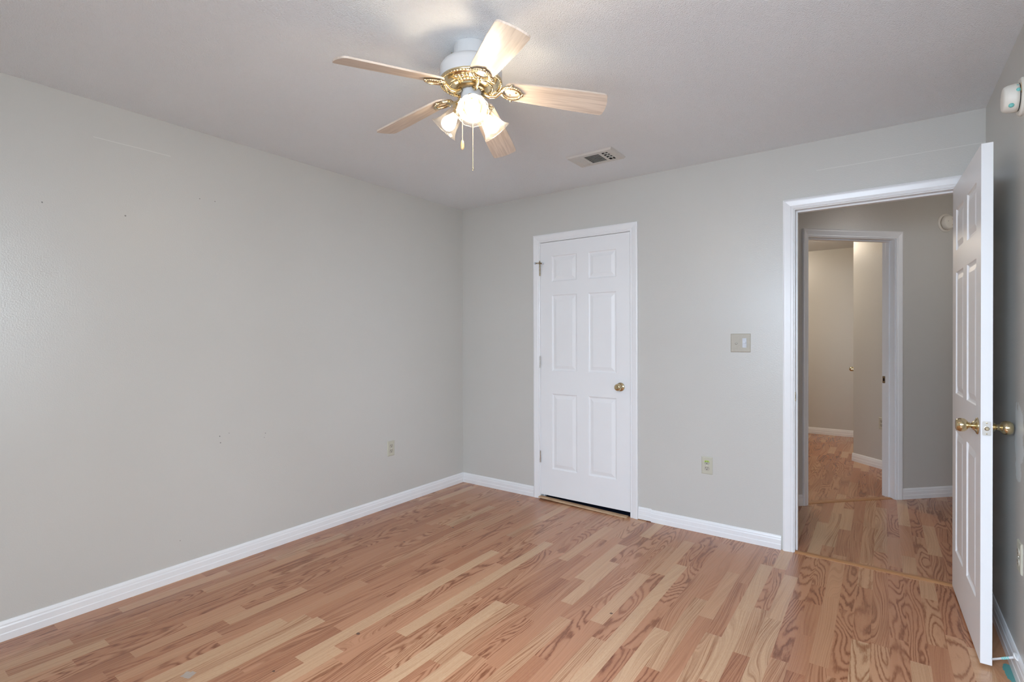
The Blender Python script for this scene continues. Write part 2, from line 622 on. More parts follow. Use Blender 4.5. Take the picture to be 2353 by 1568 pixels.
# floor: strips laid along y, each face carries tone, seed and grain kind
random.seed(11)
SWD = 0.0653
X0 = 1.164-SWD/2
fixed = {  # row: [(y0, y1, tone, kind)] strips that stand out in the photograph
    0: [(-1.62, -1.03, 1.0, .1), (-2.32, -1.62, 1.0, .1), (-2.9, -2.32, .35, .5)],
    3: [(-1.35, -0.73, 1.0, .1), (-1.96, -1.35, .98, .1), (-2.5, -1.96, .25, .5), (-0.73, -.2, .3, .8)],
    6: [(-2.30, -1.49, 1.0, .1), (-1.49, -0.9, .3, .5), (-3.0, -2.3, .55, .5)],
    10: [(-1.31, -0.76, .92, .1), (-0.76, -0.3, .4, .8), (-1.9, -1.31, .3, .1)],
    13: [(-1.38, -0.80, .92, .1), (-0.80, -0.35, .75, .5), (-2.0, -1.38, .3, .1)],
    15: [(-1.14, -0.57, 1.0, .1), (-1.80, -1.14, 1.0, .1), (-.57, -.2, .2, .8)],
    14: [(-1.95, -1.49, .85, .5), (-1.49, -0.75, .3, .8)],
    21: [(-0.88, -0.29, 1.0, .1), (-1.50, -0.88, 1.0, .1), (-.29, .1, .3, .8)],
    19: [(-1.05, -0.50, .8, .1), (-1.7, -1.05, .25, .1), (-.5, 0., .5, .1)],
    22: [(-1.25, -0.82, .9, .5), (-.82, -.3, .35, .8)],
    11: [(-2.0, -1.43, .8, .5), (-1.43, -.8, .3, .5)],
    20: [(-1.6, -1.17, .9, .5), (-1.17, -.6, .3, .5)],
    -12: [(-3.1, -2.73, .95, .1), (-2.73, -2.1, .3, .8)],
    -3: [(-2.65, -2.09, 1.0, .1), (-2.09, -1.5, .2, .5)],
    -9: [(-2.7, -2.25, .7, .1), (-2.25, -1.7, .3, .8)],
    25: [(0.22, 0.95, .95, .5), (0.95, 1.5, .9, .1), (-.4, .22, .3, .8)],
    28: [(0.07, 0.75, .8, .5), (0.75, 1.6, .85, .5), (-0.29, 0.07, .8, .8), (-.86, -.29, .15, .8), (-1.3, -.86, .9, .8)],
    26: [(-0.5, 0.1, .65, .1), (-1.15, -0.5, .62, .1)],
    29: [(-0.85, -0.03, .35, .5)],
    27: [(-.6, -.03, .2, .8), (-1.2, -.6, .25, .8)],
    24: [(-.33, -.03, .4, .8), (-.62, -.33, .45, .8), (-1.2, -.62, .1, .8)],
    30: [(-.75, .1, .3, .8)], 31: [(-.9, -.03, .35, .8)],
}
bm = B()
lay = bm.loops.layers.float_color.new('strip')
r0, r1 = int(math.floor((-0.15-X0)/SWD)), int(math.ceil((5.0-X0)/SWD))
YB, YE = -4.0, 4.6


def quad(x0, x1, y0, y1, tone, kind):
    vs = [bm.verts.new(q) for q in ((x0, y0, 0), (x1, y0, 0), (x1, y1, 0), (x0, y1, 0))]
    f = bm.faces.new(vs)
    s = random.random()
    for lp in f.loops:
        lp[lay] = (tone, s, kind, 1)


for r in range(r0, r1+1):
    x0, x1 = X0+r*SWD, X0+(r+1)*SWD
    fx = sorted(fixed.get(r, []))
    y = YB
    i = 0
    while y < YE-1e-6:
        if i < len(fx) and fx[i][0] <= y+1e-6:
            quad(x0, x1, y, fx[i][1], fx[i][2], fx[i][3])
            y = fx[i][1]
            i += 1
            continue
        nxt = fx[i][0] if i < len(fx) else YE
        e = y+random.uniform(0.28, 0.72)
        if nxt-e < 0.2:
            e = nxt
        e = min(e, nxt)
        t = random.random()
        tone = random.uniform(0.0, 0.5) if t < 0.66 else (random.uniform(.5, .75) if t < .86 else random.uniform(.85, 1))
        if tone > .8:
            kind = random.choice((.1, .1, .5))
        else:
            kind = random.choice((.1, .5, .5, .8, .8))
        quad(x0, x1, y, e, tone, kind)
        y = e
# slab under the laminate
box(bm, -0.2, 5.1, YB, YE, -0.06, -0.004)
fl = obj('floor', bm, M['floor'])
for f in fl.data.polygons:
    pass
tag(fl, 'oak strip laminate floor running through bedroom and hall', 'floor', 'structure')

bm = B()
box(bm, -0.2, 5.1, YB, YE, RH, RH+0.05)
tag(obj('ceiling', bm, M['ceiling']), 'sprayed textured white ceiling above the room', 'ceiling', 'structure')

bm = B()
box(bm, -WT, 0, RY-WT, WT, 0, RH)
tag(obj('wall_left', bm, M['wall_left']), 'long plain grey wall on the left with nail holes', 'wall', 'structure')


def wall_openings(bm, fr, a0, a1, th, opens, h=RH):
    """wall along local x from a0 to a1, thickness in local y 0..th, with door openings (x0,x1,ztop)"""
    x = a0
    for (o0, o1, zt) in opens:
        box(bm, x, o0, 0, th, 0, h, fr=fr)
        box(bm, o0, o1, 0, th, zt, h, fr=fr)
        x = o1
    box(bm, x, a1, 0, th, 0, h, fr=fr)


ID = Matrix.Identity(4)
bm = B()
wall_openings(bm, ID, 0.0, RW+WT, WT, [(CL[0]-.012, CL[1]+.012, CL[2]+.012), (MD[0]-.012, MD[1]+.012, MD[2]+.012)])
tag(obj('wall_back', bm, M['wall_back']), 'grey wall with the closet door and the open doorway', 'wall', 'structure')
bm = B()
vy0, vy1, vz0, vz1 = ADDED_WIN
box(bm, RW, RW+WT, vy1, 0, 0, RH)
box(bm, RW, RW+WT, RY-WT, vy0, 0, RH)
box(bm, RW, RW+WT, vy0, vy1, 0, vz0)
box(bm, RW, RW+WT, vy0, vy1, vz1, RH)
tag(obj('wall_right', bm, M['wall_right']), 'grey wall at right behind the open door', 'wall', 'structure')
bm = B()
wx0, wx1, wz0, wz1 = WIN
box(bm, 0, wx0, RY-WT, RY, 0, RH)
box(bm, wx1, RW, RY-WT, RY, 0, RH)
box(bm, wx0, wx1, RY-WT, RY, 0, wz0)
box(bm, wx0, wx1, RY-WT, RY, wz1, RH)
tag(obj('wall_front', bm, M['wall']), 'grey wall with the window, behind the viewer', 'wall', 'structure')

# window: frame, sash bars and panes
bm = B()
for (a, b, c, d) in ((wx0, wx0+.04, wz0, wz1), (wx1-.04, wx1, wz0, wz1), (wx0+.04, wx1-.04, wz0, wz0+.04), (wx0+.04, wx1-.04, wz1-.04, wz1)):
    box(bm, a, b, RY-.10, RY-.02, c, d)
box(bm, wx0+.04, wx1-.04, RY-.07, RY-.03, (wz0+wz1)/2-.018, (wz0+wz1)/2+.018)
win = obj('window_1', bm, M['trim'], origin=(wx0, RY, wz0))
tag(win, 'white sash window in the wall behind the viewer', 'window', 'structure')
bm = B()
box(bm, wx0+.035, wx1-.035, RY-.052, RY-.048, wz0+.035, wz1-.035)
obj('pane', bm, M['pane'], win)
bm = B()
box(bm, wx0-.04, wx1+.04, RY-.02, RY+.05, wz0-.025, wz0)
obj('sill', bm, M['trim'], win)

bm = B()
for (a, b, c, d) in ((vy0, vy0+.04, vz0, vz1), (vy1-.04, vy1, vz0, vz1), (vy0+.04, vy1-.04, vz0, vz0+.04), (vy0+.04, vy1-.04, vz1-.04, vz1)):
    box(bm, RW+.02, RW+.10, a, b, c, d)
box(bm, RW+.03, RW+.07, vy0+.04, vy1-.04, (vz0+vz1)/2-.018, (vz0+vz1)/2+.018)
win = obj('added_window', bm, M['trim'], origin=(RW, vy0, vz0))
tag(win, 'added white sash window in the right wall, out of view', 'window', 'structure')
bm = B()
box(bm, RW+.048, RW+.052, vy0+.035, vy1-.035, vz0+.035, vz1-.035)
obj('pane', bm, M['pane'], win)
bm = B()
box(bm, RW-.05, RW+.02, vy0-.04, vy1+.04, vz0-.025, vz0)
obj('sill', bm, M['trim'], win)

# hall and the room beyond
HF = frame(NN*D45, UU, -NN, Vector((0, 0, 1)))      # local x = u, local y = away from us
bm = B()
wall_openings(bm, HF, 1.262, 5.9, WT, [(HD[0]-.012, HD[1]+.012, HD[2]+.012)])
tag(obj('wall_hall', bm, M['wall']), 'slanted grey hall wall seen through the doorway', 'wall', 'structure')
bm = B()
box(bm, 4.75, 4.85, 0.0, 3.3, 0, RH)
box(bm, RW+WT, 4.75, 0.0, WT, 0, RH)
tag(obj('wall_hall_end', bm, M['wall']), 'end wall of the hall, hidden by the open door', 'wall', 'structure')
bm = B()
box(bm, 0.7, 5.0, 4.43, 4.55, 0, RH)
tag(obj('wall_far', bm, M['wall']), 'farthest grey wall seen through both doorways', 'wall', 'structure')
bm = B()
box(bm, 0.6, 0.7, 0.72, 4.43, 0, RH)
box(bm, 0.7, 2.26, 0.72, 0.82, 0, RH)
box(bm, 0.6, 0.7, WT, 0.72, 0, RH)
box(bm, 1.66, 1.70, WT, 0.72, 0, RH)
tag(obj('wall_closet', bm, M['wall']), 'walls around the closet and far room, out of view', 'wall', 'structure')
UC = 4.0625                                          # u of the corner wall's face
bm = B()
box(bm, -0.075, D45-WT-.002, UC, 6.3, 0, RH, fr=frame(Vector((0, 0, 0)), NN, UU, Vector((0, 0, 1))))
tag(obj('wall_corner', bm, M['wall']), 'cream lit wall corner inside the far room', 'wall', 'structure')

bm = B()
box(bm, CL[0]+.001, CL[1]-.001, .012, .70, 0.0, .005)  # slab added so the gap under the door reads as shade
tag(obj('gap_shade_slab', bm, M['closet_gap_shade']), 'dark slab added for the shade under the closet door', 'floor', 'structure')

# ------------------------------------------------------------------ baseboards
BBP = [(0, 0), (.013, 0), (.0135, .030), (.0115, .034), (.011, .058), (.0085, .064), (.0085, .070), (.006, .078), (.0035, .083), (0, .084)]


def baseboard(name, segs, out, label, hs=1.0):
    bm = B()
    for (p, q) in segs:
        sweep(bm, [(o, u*hs) for o, u in BBP], p, q, out, (0, 0, 1))
    return tag(obj(name, bm, M['trim'], origin=segs[0][0]), label, 'baseboard', 'structure')


baseboard('baseboard_left', [((0.0, RY, 0), (0.0, 0, 0))], (1, 0, 0), 'white moulded baseboard along the long left wall')
baseboard('baseboard_back', [((0.012, 0, 0), (CL[0]-.059, 0, 0))], (0, -1, 0), 'short white baseboard between room corner and closet door')
bb = baseboard('baseboard_middle', [((CL[1]+.059, 0, 0.005), (1.752, 0, 0.005)), ((1.752, 0, 0), (MD[0]-.0675, 0, 0))], (0, -1, 0),
               'white baseboard between closet door and open doorway')
baseboard('baseboard_right', [((RW, RY, 0), (RW, -0.012, 0))], (-1, 0, 0), 'white baseboard behind the open door at right', 1.15)
hp = lambda u, z=0.0, n=0.0: UU*u+NN*(D45+n)+Vector((0, 0, z))
baseboard('baseboard_hall', [(hp(HD[1]+.059), hp(5.6))], NN, 'white baseboard on the hall wall right of the far doorway')
baseboard('baseboard_hall_corner', [(hp(1.3), hp(HD[0]-.045))], NN, 'sliver of white baseboard left of the far doorway')
baseboard('baseboard_far', [((0.7, 4.43, 0), (4.3, 4.43, 0))], (0, -1, 0), 'white baseboard at the foot of the farthest wall')
cp = lambda n, z=0.0: UU*UC+NN*n+Vector((0, 0, z))
baseboard('baseboard_corner', [(cp(-0.083), cp(0.985))], -UU, 'white baseboard under the cream wall corner')

# ------------------------------------------------------------------ door casings and jambs
CSP = [(0.0, 0.0), (0.0, .0085), (.004, .0105), (.008, .0105), (.010, .0085), (.014, .0085), (.018, .0115), (.030, .0135), (.044, .0160), (.050, .0160),
       (.053, .0140), (.057, .0130), (.057, 0.0)]


def casing(name, fr, x0, x1, zt, label, left_w=None, z0=0.0):
    """mitred casing in local coordinates of fr: x along the wall, -y towards the viewer, z up"""
    bm = B()

    def ring(side):
        out = []
        for (u, t) in CSP:
            uu = u
            if side in ('lb', 'lt') and left_w:
                uu = u*left_w/.057
            ul = uu
            if side == 'lb':
                q = (x0-ul, -t, z0)
            elif side == 'lt':
                q = (x0-ul, -t, zt+u)
            elif side == 'rt':
                q = (x1+u, -t, zt+u)
            else:
                q = (x1+u, -t, z0)
            out.append(bm.verts.new(fr @ Vector(q)))
        return out
    rs = [ring(k) for k in ('lb', 'lt', 'rt', 'rb')]
    n = len(CSP)
    for a, b in zip(rs, rs[1:]):
        for i in range(n):
            bm.faces.new([a[i], a[(i+1) % n], b[(i+1) % n], b[i]])
    bm.faces.new(rs[0])
    bm.faces.new(rs[-1][::-1])
    o = obj(name, bm, M['trim'], origin=fr @ Vector((x0, 0, 0)))
    return tag(o, label, 'door casing', 'structure')


def jamb(parent, fr, x0, x1, zt, stop_y, th=WT, rev=0.005):
    """lining of the opening with a stop bead, set back from the casing edge"""
    bm = B()
    a, b, c = x0+rev, x1-rev, zt-rev
    for (xx0, xx1, zz0, zz1) in ((a-.0165, a, 0, c+.0165), (b, b+.0165, 0, c+.0165), (a, b, c, c+.0165)):
        box(bm, xx0, xx1, 0.0, th, zz0, zz1, fr=fr)
    obj('jamb', bm, M['trim'], parent)
    bm = B()
    s0, s1 = stop_y
    for (xx0, xx1, zz0, zz1) in ((a, a+.010, 0, c), (b-.010, b, 0, c), (a+.010, b-.010, c-.010, c)):
        box(bm, xx0, xx1, s0, s1, zz0, zz1, fr=fr)
    obj('door_stop_bead', bm, M['trim'], parent, bevel=.002)


t1 = casing('trim_1', ID, CL[0], CL[1], CL[2], 'white casing around the closed closet door')
jamb(t1, ID, CL[0], CL[1], CL[2], (.042, .075), rev=.003)
t2 = casing('trim_2', ID, MD[0], MD[1], MD[2], 'white casing around the open bedroom doorway')
jamb(t2, ID, MD[0], MD[1], MD[2], (.040, .075))
t3 = casing('trim_3', HF, HD[0], HD[1], HD[2], 'white casing of the farther doorway in the slanted wall', left_w=.044)
jamb(t3, HF, HD[0], HD[1], HD[2], (.045, .078))


def strike(parent, fr, x, y0, z, sx):
    """latch strike plate on a jamb face at local x, facing sx"""
    bm = B()
    box(bm, min(x, x+sx*.0018), max(x, x+sx*.0018), y0, y0+.030, z-.028, z+.028, fr=fr)
    o = obj('strike_plate', bm, M['old_brass'], parent)
    o['label'] = 'tarnished brass strike plate'
    bm = B()
    box(bm, min(x+sx*.0017, x+sx*.0024), max(x+sx*.0017, x+sx*.0024), y0+.011, y0+.024, z-.012, z+.012, fr=fr)
    obj('latch_hole', bm, M['dark'], o)


strike(t2, ID, MD[0]+.005, -.001, 0.935, 1)
strike(t3, HF, HD[1]-.005, .080, 0.945, -1)

# ------------------------------------------------------------------ six-panel doors
PCOL = [(.105, .328), (.427, .655)]
PROW = [(.215, .815), (.998, .1598*10), (1.705, 1.908)]     # heights above the slab's bottom edge


def door_slab(fr, w, h, th):
    """moulded six-panel slab: local x 0..w from the hinge, y 0 (front) .. th (back), z 0..h"""
    bm = B()
    xs = [0, PCOL[0][0], PCOL[0][1], PCOL[1][0], PCOL[1][1], w]
    zs = [0, PROW[0][0], PROW[0][1], PROW[1][0], PROW[1][1], PROW[2][0], PROW[2][1], h]
    for face in (0, 1):
        sg = 1 if face == 0 else -1
        yb = 0.0 if face == 0 else th

        def V(x, d, z):
            return bm.verts.new(fr @ Vector((x, yb+sg*d, z)))
        for i in range(5):
            for j in range(7):
                x0, x1, z0, z1 = xs[i], xs[i+1], zs[j], zs[j+1]
                if i in (1, 3) and j in (1, 3, 5):
                    steps = [(0, 0), (.004, .005), (.010, .0075), (.016, .0075), (.040, .0015), (.043, .0015)]
                    prev = None
                    for (ins, dep) in steps:
                        ring = [V(x0+ins, dep, z0+ins), V(x1-ins, dep, z0+ins), V(x1-ins, dep, z1-ins), V(x0+ins, dep, z1-ins)]
                        if prev:
                            for q in range(4):
                                bm.faces.new([prev[q], prev[(q+1) % 4], ring[(q+1) % 4], ring[q]])
                        prev = ring
                    bm.faces.new(prev)
                else:
                    bm.faces.new([V(x0, 0, z0), V(x1, 0, z0), V(x1, 0, z1), V(x0, 0, z1)])
    # edges, subdivided to match the grid so the slab closes
    def E(pts):
        bm.faces.new([bm.verts.new(fr @ Vector(q)) for q in pts])
    for j in range(7):
        E([(0, 0, zs[j]), (0, th, zs[j]), (0, th, zs[j+1]), (0, 0, zs[j+1])])
        E([(w, 0, zs[j]), (w, th, zs[j]), (w, th, zs[j+1]), (w, 0, zs[j+1])])
    for i in range(5):
        E([(xs[i], 0, 0), (xs[i+1], 0, 0), (xs[i+1], th, 0), (xs[i], th, 0)])
        E([(xs[i], 0, h), (xs[i+1], 0, h), (xs[i+1], th, h), (xs[i], th, h)])
    bmesh.ops.remove_doubles(bm, verts=bm.verts, dist=1e-5)
    return bm


def knob(parent, base, d, scale=1.0, mat=None, name='door_knob'):
    """round door knob on a rose, axis d pointing out of the door face"""
    mat = mat or M['knob_brass']
    fr = axis_frame(base, d)
    s = scale
    bm = B()
    lathe(bm, [(.010*s, .010*s), (.0105*s, .022*s), (.013*s, .025*s), (.0135*s, .030*s), (.020*s, .033*s), (.0255*s, .040*s), (.0275*s, .049*s),
               (.0265*s, .058*s), (.021*s, .066*s), (.018*s, .0675*s), (.010*s, .068*s), (.0, .068*s)], fr, 36)
    k = obj(name, bm, mat, parent, smooth=True)
    bm = B()
    lathe(bm, [(.0335*s, 0), (.0335*s, .003*s), (.030*s, .0055*s), (.022*s, .009*s), (.0165*s, .0135*s), (.0145*s, .018*s), (.0, .018*s)], fr, 36)
    obj('rose', bm, mat, k, smooth=True)
    return k


def hinge(parent, fr, z, h=.089, mat=None):
    bm = B()
    mat = mat or M['old_brass']
    for q in range(3):
        f2 = fr @ Matrix.Translation((0, 0, z-h/2+q*h/3+.001))
        lathe(bm, [(.0055, 0), (.0055, h/3-.002)], f2, 12)
    lathe(bm, [(.004, 0), (.0045, .004), (.002, .007)], fr @ Matrix.Translation((0, 0, z+h/2)), 12)
    return obj('hinge', bm, mat, parent)


# closed closet door (hinged at left)
d1f = frame(Vector((CL[0]+.0045, 0.002, 0.034)), Vector((1, 0, 0)), Vector((0, 1, 0)), Vector((0, 0, 1)))
CH = 2.0195
d1 = obj('door_1', door_slab(d1f, .7605, CH, .035), M['door'], origin=(CL[0], 0, 0.034))
tag(d1, 'closed white six-panel closet door with small brass knob', 'door', 'structure')
knob(d1, Vector((1.520, 0.002, 0.934)), (0, -1, 0), .95)
hf = frame(Vector((CL[0]+.003, -.006, 0)), Vector((1, 0, 0)), Vector((0, 1, 0)), Vector((0, 0, 1)))
h_top = hinge(d1, hf, 1.838, .095)
h_mid = hinge(d1, hf, 1.096, mat=M['steel'])
h_low = hinge(d1, hf, 0.335, mat=M['steel'])
h_top['label'] = 'brass hinge carrying a pin stop'
bm = B()
hx, hy, hz = CL[0]+.003, -.008, 1.893
tube(bm, [(hx, hy, hz), (hx-.012, hy-.010, hz), (hx-.030, hy-.012, hz+.001)], .0045, 10)
tube(bm, [(hx, hy, hz), (hx+.018, hy-.014, hz-.003), (hx+.036, hy-.020, hz-.007)], .0055, 10)
ball(bm, (hx, hy, hz), .010, 10)
lathe(bm, [(.004, 0), (.005, .010), (.001, .016)], axis_frame((hx, hy, hz+.006), (0, 0, 1)), 10)
ps = obj('hinge_pin_stop', bm, M['old_brass'], h_top, smooth=True)
bm = B()
lathe(bm, [(.0085, 0), (.0085, .010), (.006, .013)], axis_frame((hx-.030, hy-.012, hz), (-1, -.1, 0)), 14)
lathe(bm, [(.0085, 0), (.0085, .010), (.006, .013)], axis_frame((hx+.036, hy-.020, hz-.007), (.9, .35, -.1)), 14)
# bumper pads belong to the stop: third material slot keeps the two colours in one part
for f in bm.faces:
    f.material_index = 0
pads_me = bpy.data.meshes.new('tmp')
bm.to_mesh(pads_me)
bm.free()
bm2 = B()
bm2.from_mesh(ps.data)
bm2.from_mesh(pads_me)
nb = len(ps.data.polygons)
bm2.faces.ensure_lookup_table()
og = origin_of(ps)
# the pads were built in world coordinates
vs = set()
for f in list(bm2.faces)[nb:]:
    f.material_index = 1
    vs.update(f.verts)
bmesh.ops.translate(bm2, verts=list(vs), vec=-og)
ps.data.materials.append(M['clear_toggle'])
bm2.to_mesh(ps.data)
bm2.free()
bpy.data.meshes.remove(pads_me)

# open bedroom door: hinge at the right jamb, swung a little past square
HG = Vector((3.357, -0.030, 0.0))
LT = Vector((3.3765, -0.786, 0.0))
dd = (LT-HG)
DW = dd.length
ex = dd.normalized()
ey = Vector((-ex.y, ex.x, 0))
if ey.x < 0:
    ey = -ey
DZ0, DH = 0.013, 2.032
d2f = frame(HG+Vector((0, 0, DZ0)), ex, ey, Vector((0, 0, 1)))
d2 = obj('door_2', door_slab(d2f, DW, DH, .035), M['door'], origin=HG+Vector((0, 0, DZ0)))
tag(d2, 'white six-panel door standing open against the right wall', 'door', 'structure')
KX, KZ = DW-.060, .922
k1 = knob(d2, d2f @ Vector((KX, 0, KZ)), -ey, 1.0)
k2 = knob(d2, d2f @ Vector((KX, .035, KZ)), ey, 1.0)
bm = B()
# latch face plate on the door's edge
rr = []
for (cx, cz, a0) in ((.008, .022, 0), (-.008, .022, 90), (-.008, -.022, 180), (.008, -.022, 270)):
    for s in range(5):
        a = math.radians(a0+s*22.5)
        rr.append((cx+.005*math.cos(a), cz+.006*math.sin(a)))
fa = [bm.verts.new(d2f @ Vector((DW+.0003, .0175+x, KZ+z))) for x, z in rr]
fb = [bm.verts.new(d2f @ Vector((DW+.0018, .0175+x, KZ+z))) for x, z in rr]
bm.faces.new(fa)
bm.faces.new(fb)
for i in range(len(rr)):
    j = (i+1) % len(rr)
    bm.faces.new([fa[i], fa[j], fb[j], fb[i]])
lp = obj('latch_plate', bm, M['steel'], d2)
bm = B()
fl2 = d2f @ Matrix.Translation((DW+.0016, .0175, KZ)) @ Matrix.Rotation(PI/2, 4, 'Y')
lathe(bm, [(.0075, 0), (.0075, .006), (.0055, .0085), (0, .0085)], fl2, 20)
obj('latch_bolt', bm, M['old_brass'], lp, smooth=False)
for z in (.021, -.021):
    bm = B()
    lathe(bm, [(.0028, 0), (.0028, .0012), (0, .0014)], d2f @ Matrix.Translation((DW+.0014, .0175, KZ+z)) @ Matrix.Rotation(PI/2, 4, 'Y'), 10)
    obj('screw', bm, M['old_brass'], lp)
for z in (.20, 1.02, 1.82):
    hinge(d2, frame(HG+Vector((.042, .012, 0)), Vector((1, 0, 0)), Vector((0, 1, 0)), Vector((0, 0, 1))), z)

# door just around the corner in the far room, only its knob peeks out
C0 = UU*UC+NN*(-0.075)
d3 = obj('door_3', door_slab(frame(C0+UU*.040+NN*(-.036)+Vector((0, 0, .02)), UU, NN, Vector((0, 0, 1))), .7605, 2.03, .035), M['door'],
         origin=C0+UU*.03+Vector((0, 0, .02)))
tag(d3, 'door around the far corner with only its brass knob showing', 'door', 'structure')
knob(d3, C0+UU*.052+NN*(-.036)+Vector((0, 0, .952)), -NN, .85)

# ------------------------------------------------------------------ thresholds
def strip_between(name, p, q, w, h, label, mat, cat='threshold'):
    p, q = Vector(p), Vector(q)
    d = (q-p).normalized()
    n = Vector((-d.y, d.x, 0))
    bm = B()
    sweep(bm, [(-w/2, 0), (-w/2, h*.35), (-w*.28, h*.9), (0, h), (w*.28, h*.9), (w/2, h*.35), (w/2, 0)], p, q, n, (0, 0, 1))
    return tag(obj(name, bm, mat, origin=p), label, cat)


bm = B()
# warped reducer strip under the closet door, its left end lifted
N = 14
prof = [(-.020, 0), (-.019, .004), (-.010, .0085), (.012, .0095), (.020, .0095), (.020, 0)]
prev = None
for i in range(N+1):
    t = i/N
    x = CL[0]-.002+t*(CL[1]-.012-CL[0])
    yb = -.012-.016*t
    zb = .011*(1-t)**1.2+.0006
    ring = [bm.verts.new((x, yb+o, zb+u)) for o, u in prof]
    if prev:
        for k in range(len(prof)):
            j = (k+1) % len(prof)
            bm.faces.new([prev[k], prev[j], ring[j], ring[k]])
    else:
        bm.faces.new(ring)
    prev = ring
bm.faces.new(prev[::-1])
tag(obj('threshold_strip', bm, M['threshold'], origin=(CL[0], -.02, 0)), 'loose warped wooden strip lying under the closet door', 'threshold')
strip_between('threshold_strip', (MD[0]+.006, .006, 0), (MD[1]-.006, .006, 0), .044, .010, 'low wooden transition strip across the open doorway', M['transition'])
strip_between('threshold_strip', hp(HD[0]+.006, 0, -.045), hp(HD[1]-.006, 0, -.045), .060, .006, 'wooden transition strip in the farther slanted doorway', M['transition'])

# ------------------------------------------------------------------ electrical fittings
def fit_frame(pos, out):
    """local x = right as seen facing the plate, y = up, z = out of the wall"""
    z = Vector(out).normalized()
    y = Vector((0, 0, 1))
    x = y.cross(z).normalized()
    return frame(Vector(pos), x, y, z)


def plate(bm, fr, w, h, t=.0055, b=.006):
    pr = [(w/2, h/2, 0), (w/2, h/2, t*.35), (w/2-b*.5, h/2-b*.5, t*.85), (w/2-b, h/2-b, t)]
    prev = None
    for (a, c, z) in pr:
        ring = [bm.verts.new(fr @ Vector(q)) for q in ((-a, -c, z), (a, -c, z), (a, c, z), (-a, c, z))]
        if prev:
            for i in range(4):
                bm.faces.new([prev[i], prev[(i+1) % 4], ring[(i+1) % 4], ring[i]])
        else:
            bm.faces.new(ring)
        prev = ring
    bm.faces.new(prev[::-1])


def green_socket_mat():
    k = NT('socket_with_green_paint')
    p = k.pos()
    xyz = k.n('ShaderNodeSeparateXYZ')
    k.l(p, xyz.inputs[0])
    f = k.math('GREATER_THAN', k.math('ADD', xyz.outputs[2], k.math('MULTIPLY', k.noise(p, 120, 2), .008)), 0.026)
    k.l(k.mix(f, s2l(170, 166, 154), s2l(170, 196, 96)), k.b.inputs['Base Color'])
    k.b.inputs['Roughness'].default_value = .45
    return k.m


def outlet(pos, out, label, green=False):
    fr = fit_frame(pos, out)
    bm = B()
    plate(bm, fr, .070, .115)
    o = obj('wall_outlet', bm, M['ivory'], origin=pos)
    tag(o, label, 'electrical outlet', group='wall outlets')
    for s in (1, -1):
        bm = B()
        cz = s*.0195
        pts = []
        for i in range(28):
            a = 2*PI*i/28
            x, y = .0172*math.cos(a), .0172*math.sin(a)
            y = max(-.0135, min(.0135, y))
            pts.append((x, y))
        a_ = [bm.verts.new(fr @ Vector((x, cz+y, .005))) for x, y in pts]
        b_ = [bm.verts.new(fr @ Vector((x*.97, cz+y*.97, .0078))) for x, y in pts]
        for i in range(28):
            bm.faces.new([a_[i], a_[(i+1) % 28], b_[(i+1) % 28], b_[i]])
        bm.faces.new(b_)
        r = obj('receptacle', bm, green_socket_mat() if (green and s > 0) else M['ivory_dark'], o)
        if green and s > 0:
            r['label'] = 'upper receptacle smeared with green paint'
        for (sx0, sx1, sy) in ((-.0075, -.0052, .001), (.0052, .0072, .002)):
            bm = B()
            box(bm, sx0, sx1, cz+sy, cz+.0095, .0070, .0081, fr=fr)
            obj('slot', bm, M['dark'], r)
        bm = B()
        lathe(bm, [(.0028, .0070), (.0028, .0081)], fr @ Matrix.Translation((0, cz-.0065, 0)), 12)
        obj('ground_hole', bm, M['dark'], r)
    bm = B()
    lathe(bm, [(.0032, .0050), (.0030, .0066), (0, .0068)], fr, 12)
    obj('screw', bm, M['steel'], o)
    return o


outlet((0.0, -0.838, 0.447), (1, 0, 0), 'ivory outlet on the long left wall, near the room corner')
outlet((2.130, 0.0, 0.450), (0, -1, 0), 'ivory outlet with green paint smear, between closet and doorway', green=True)
outlet((RW, -0.822, 0.468), (-1, 0, 0), 'ivory outlet seen edge-on beside the open door at the right edge')
outlet(UU*UC+NN*.268+Vector((0, 0, .446)), -UU, 'ivory outlet in the far room, half hidden by the door jamb')

fr = fit_frame((2.336, 0, 1.257), (0, -1, 0))
bm = B()
plate(bm, fr, .118, .118)
sw = obj('light_switch', bm, M['ivory_dark'], origin=(2.336, 0, 1.257))
tag(sw, 'double ivory switch plate on the wall left of the open doorway', 'light switch')
bm = B()
lathe(bm, [(.004, .005), (.004, .009), (.0055, .010), (.0055, .017), (.004, .019), (0, .019)], fr @ Matrix.Translation((-.0235, -.003, 0)), 14)
tk = obj('dimmer_stem', bm, M['steel'], sw, smooth=True)
bm = B()
box(bm, .012, .036, -.030, .030, .0052, .0085, fr=fr)
rk = obj('slide_control', bm, M['clear_toggle'], sw, bevel=.0012)
rk['label'] = 'shiny clear slide control'
bm = B()
box(bm, .018, .033, -.005, .008, .0085, .016, fr=fr)
obj('slider', bm, M['clear_toggle'], rk, bevel=.0012)
for (x, y) in ((-.0235, .029), (-.0235, -.033), (.0235, .044), (.0235, -.044)):
    bm = B()
    lathe(bm, [(.0032, .0050), (.0030, .0064), (0, .0066)], fr @ Matrix.Translation((x, y, 0)), 12)
    obj('screw', bm, M['ivory_dark'], sw)

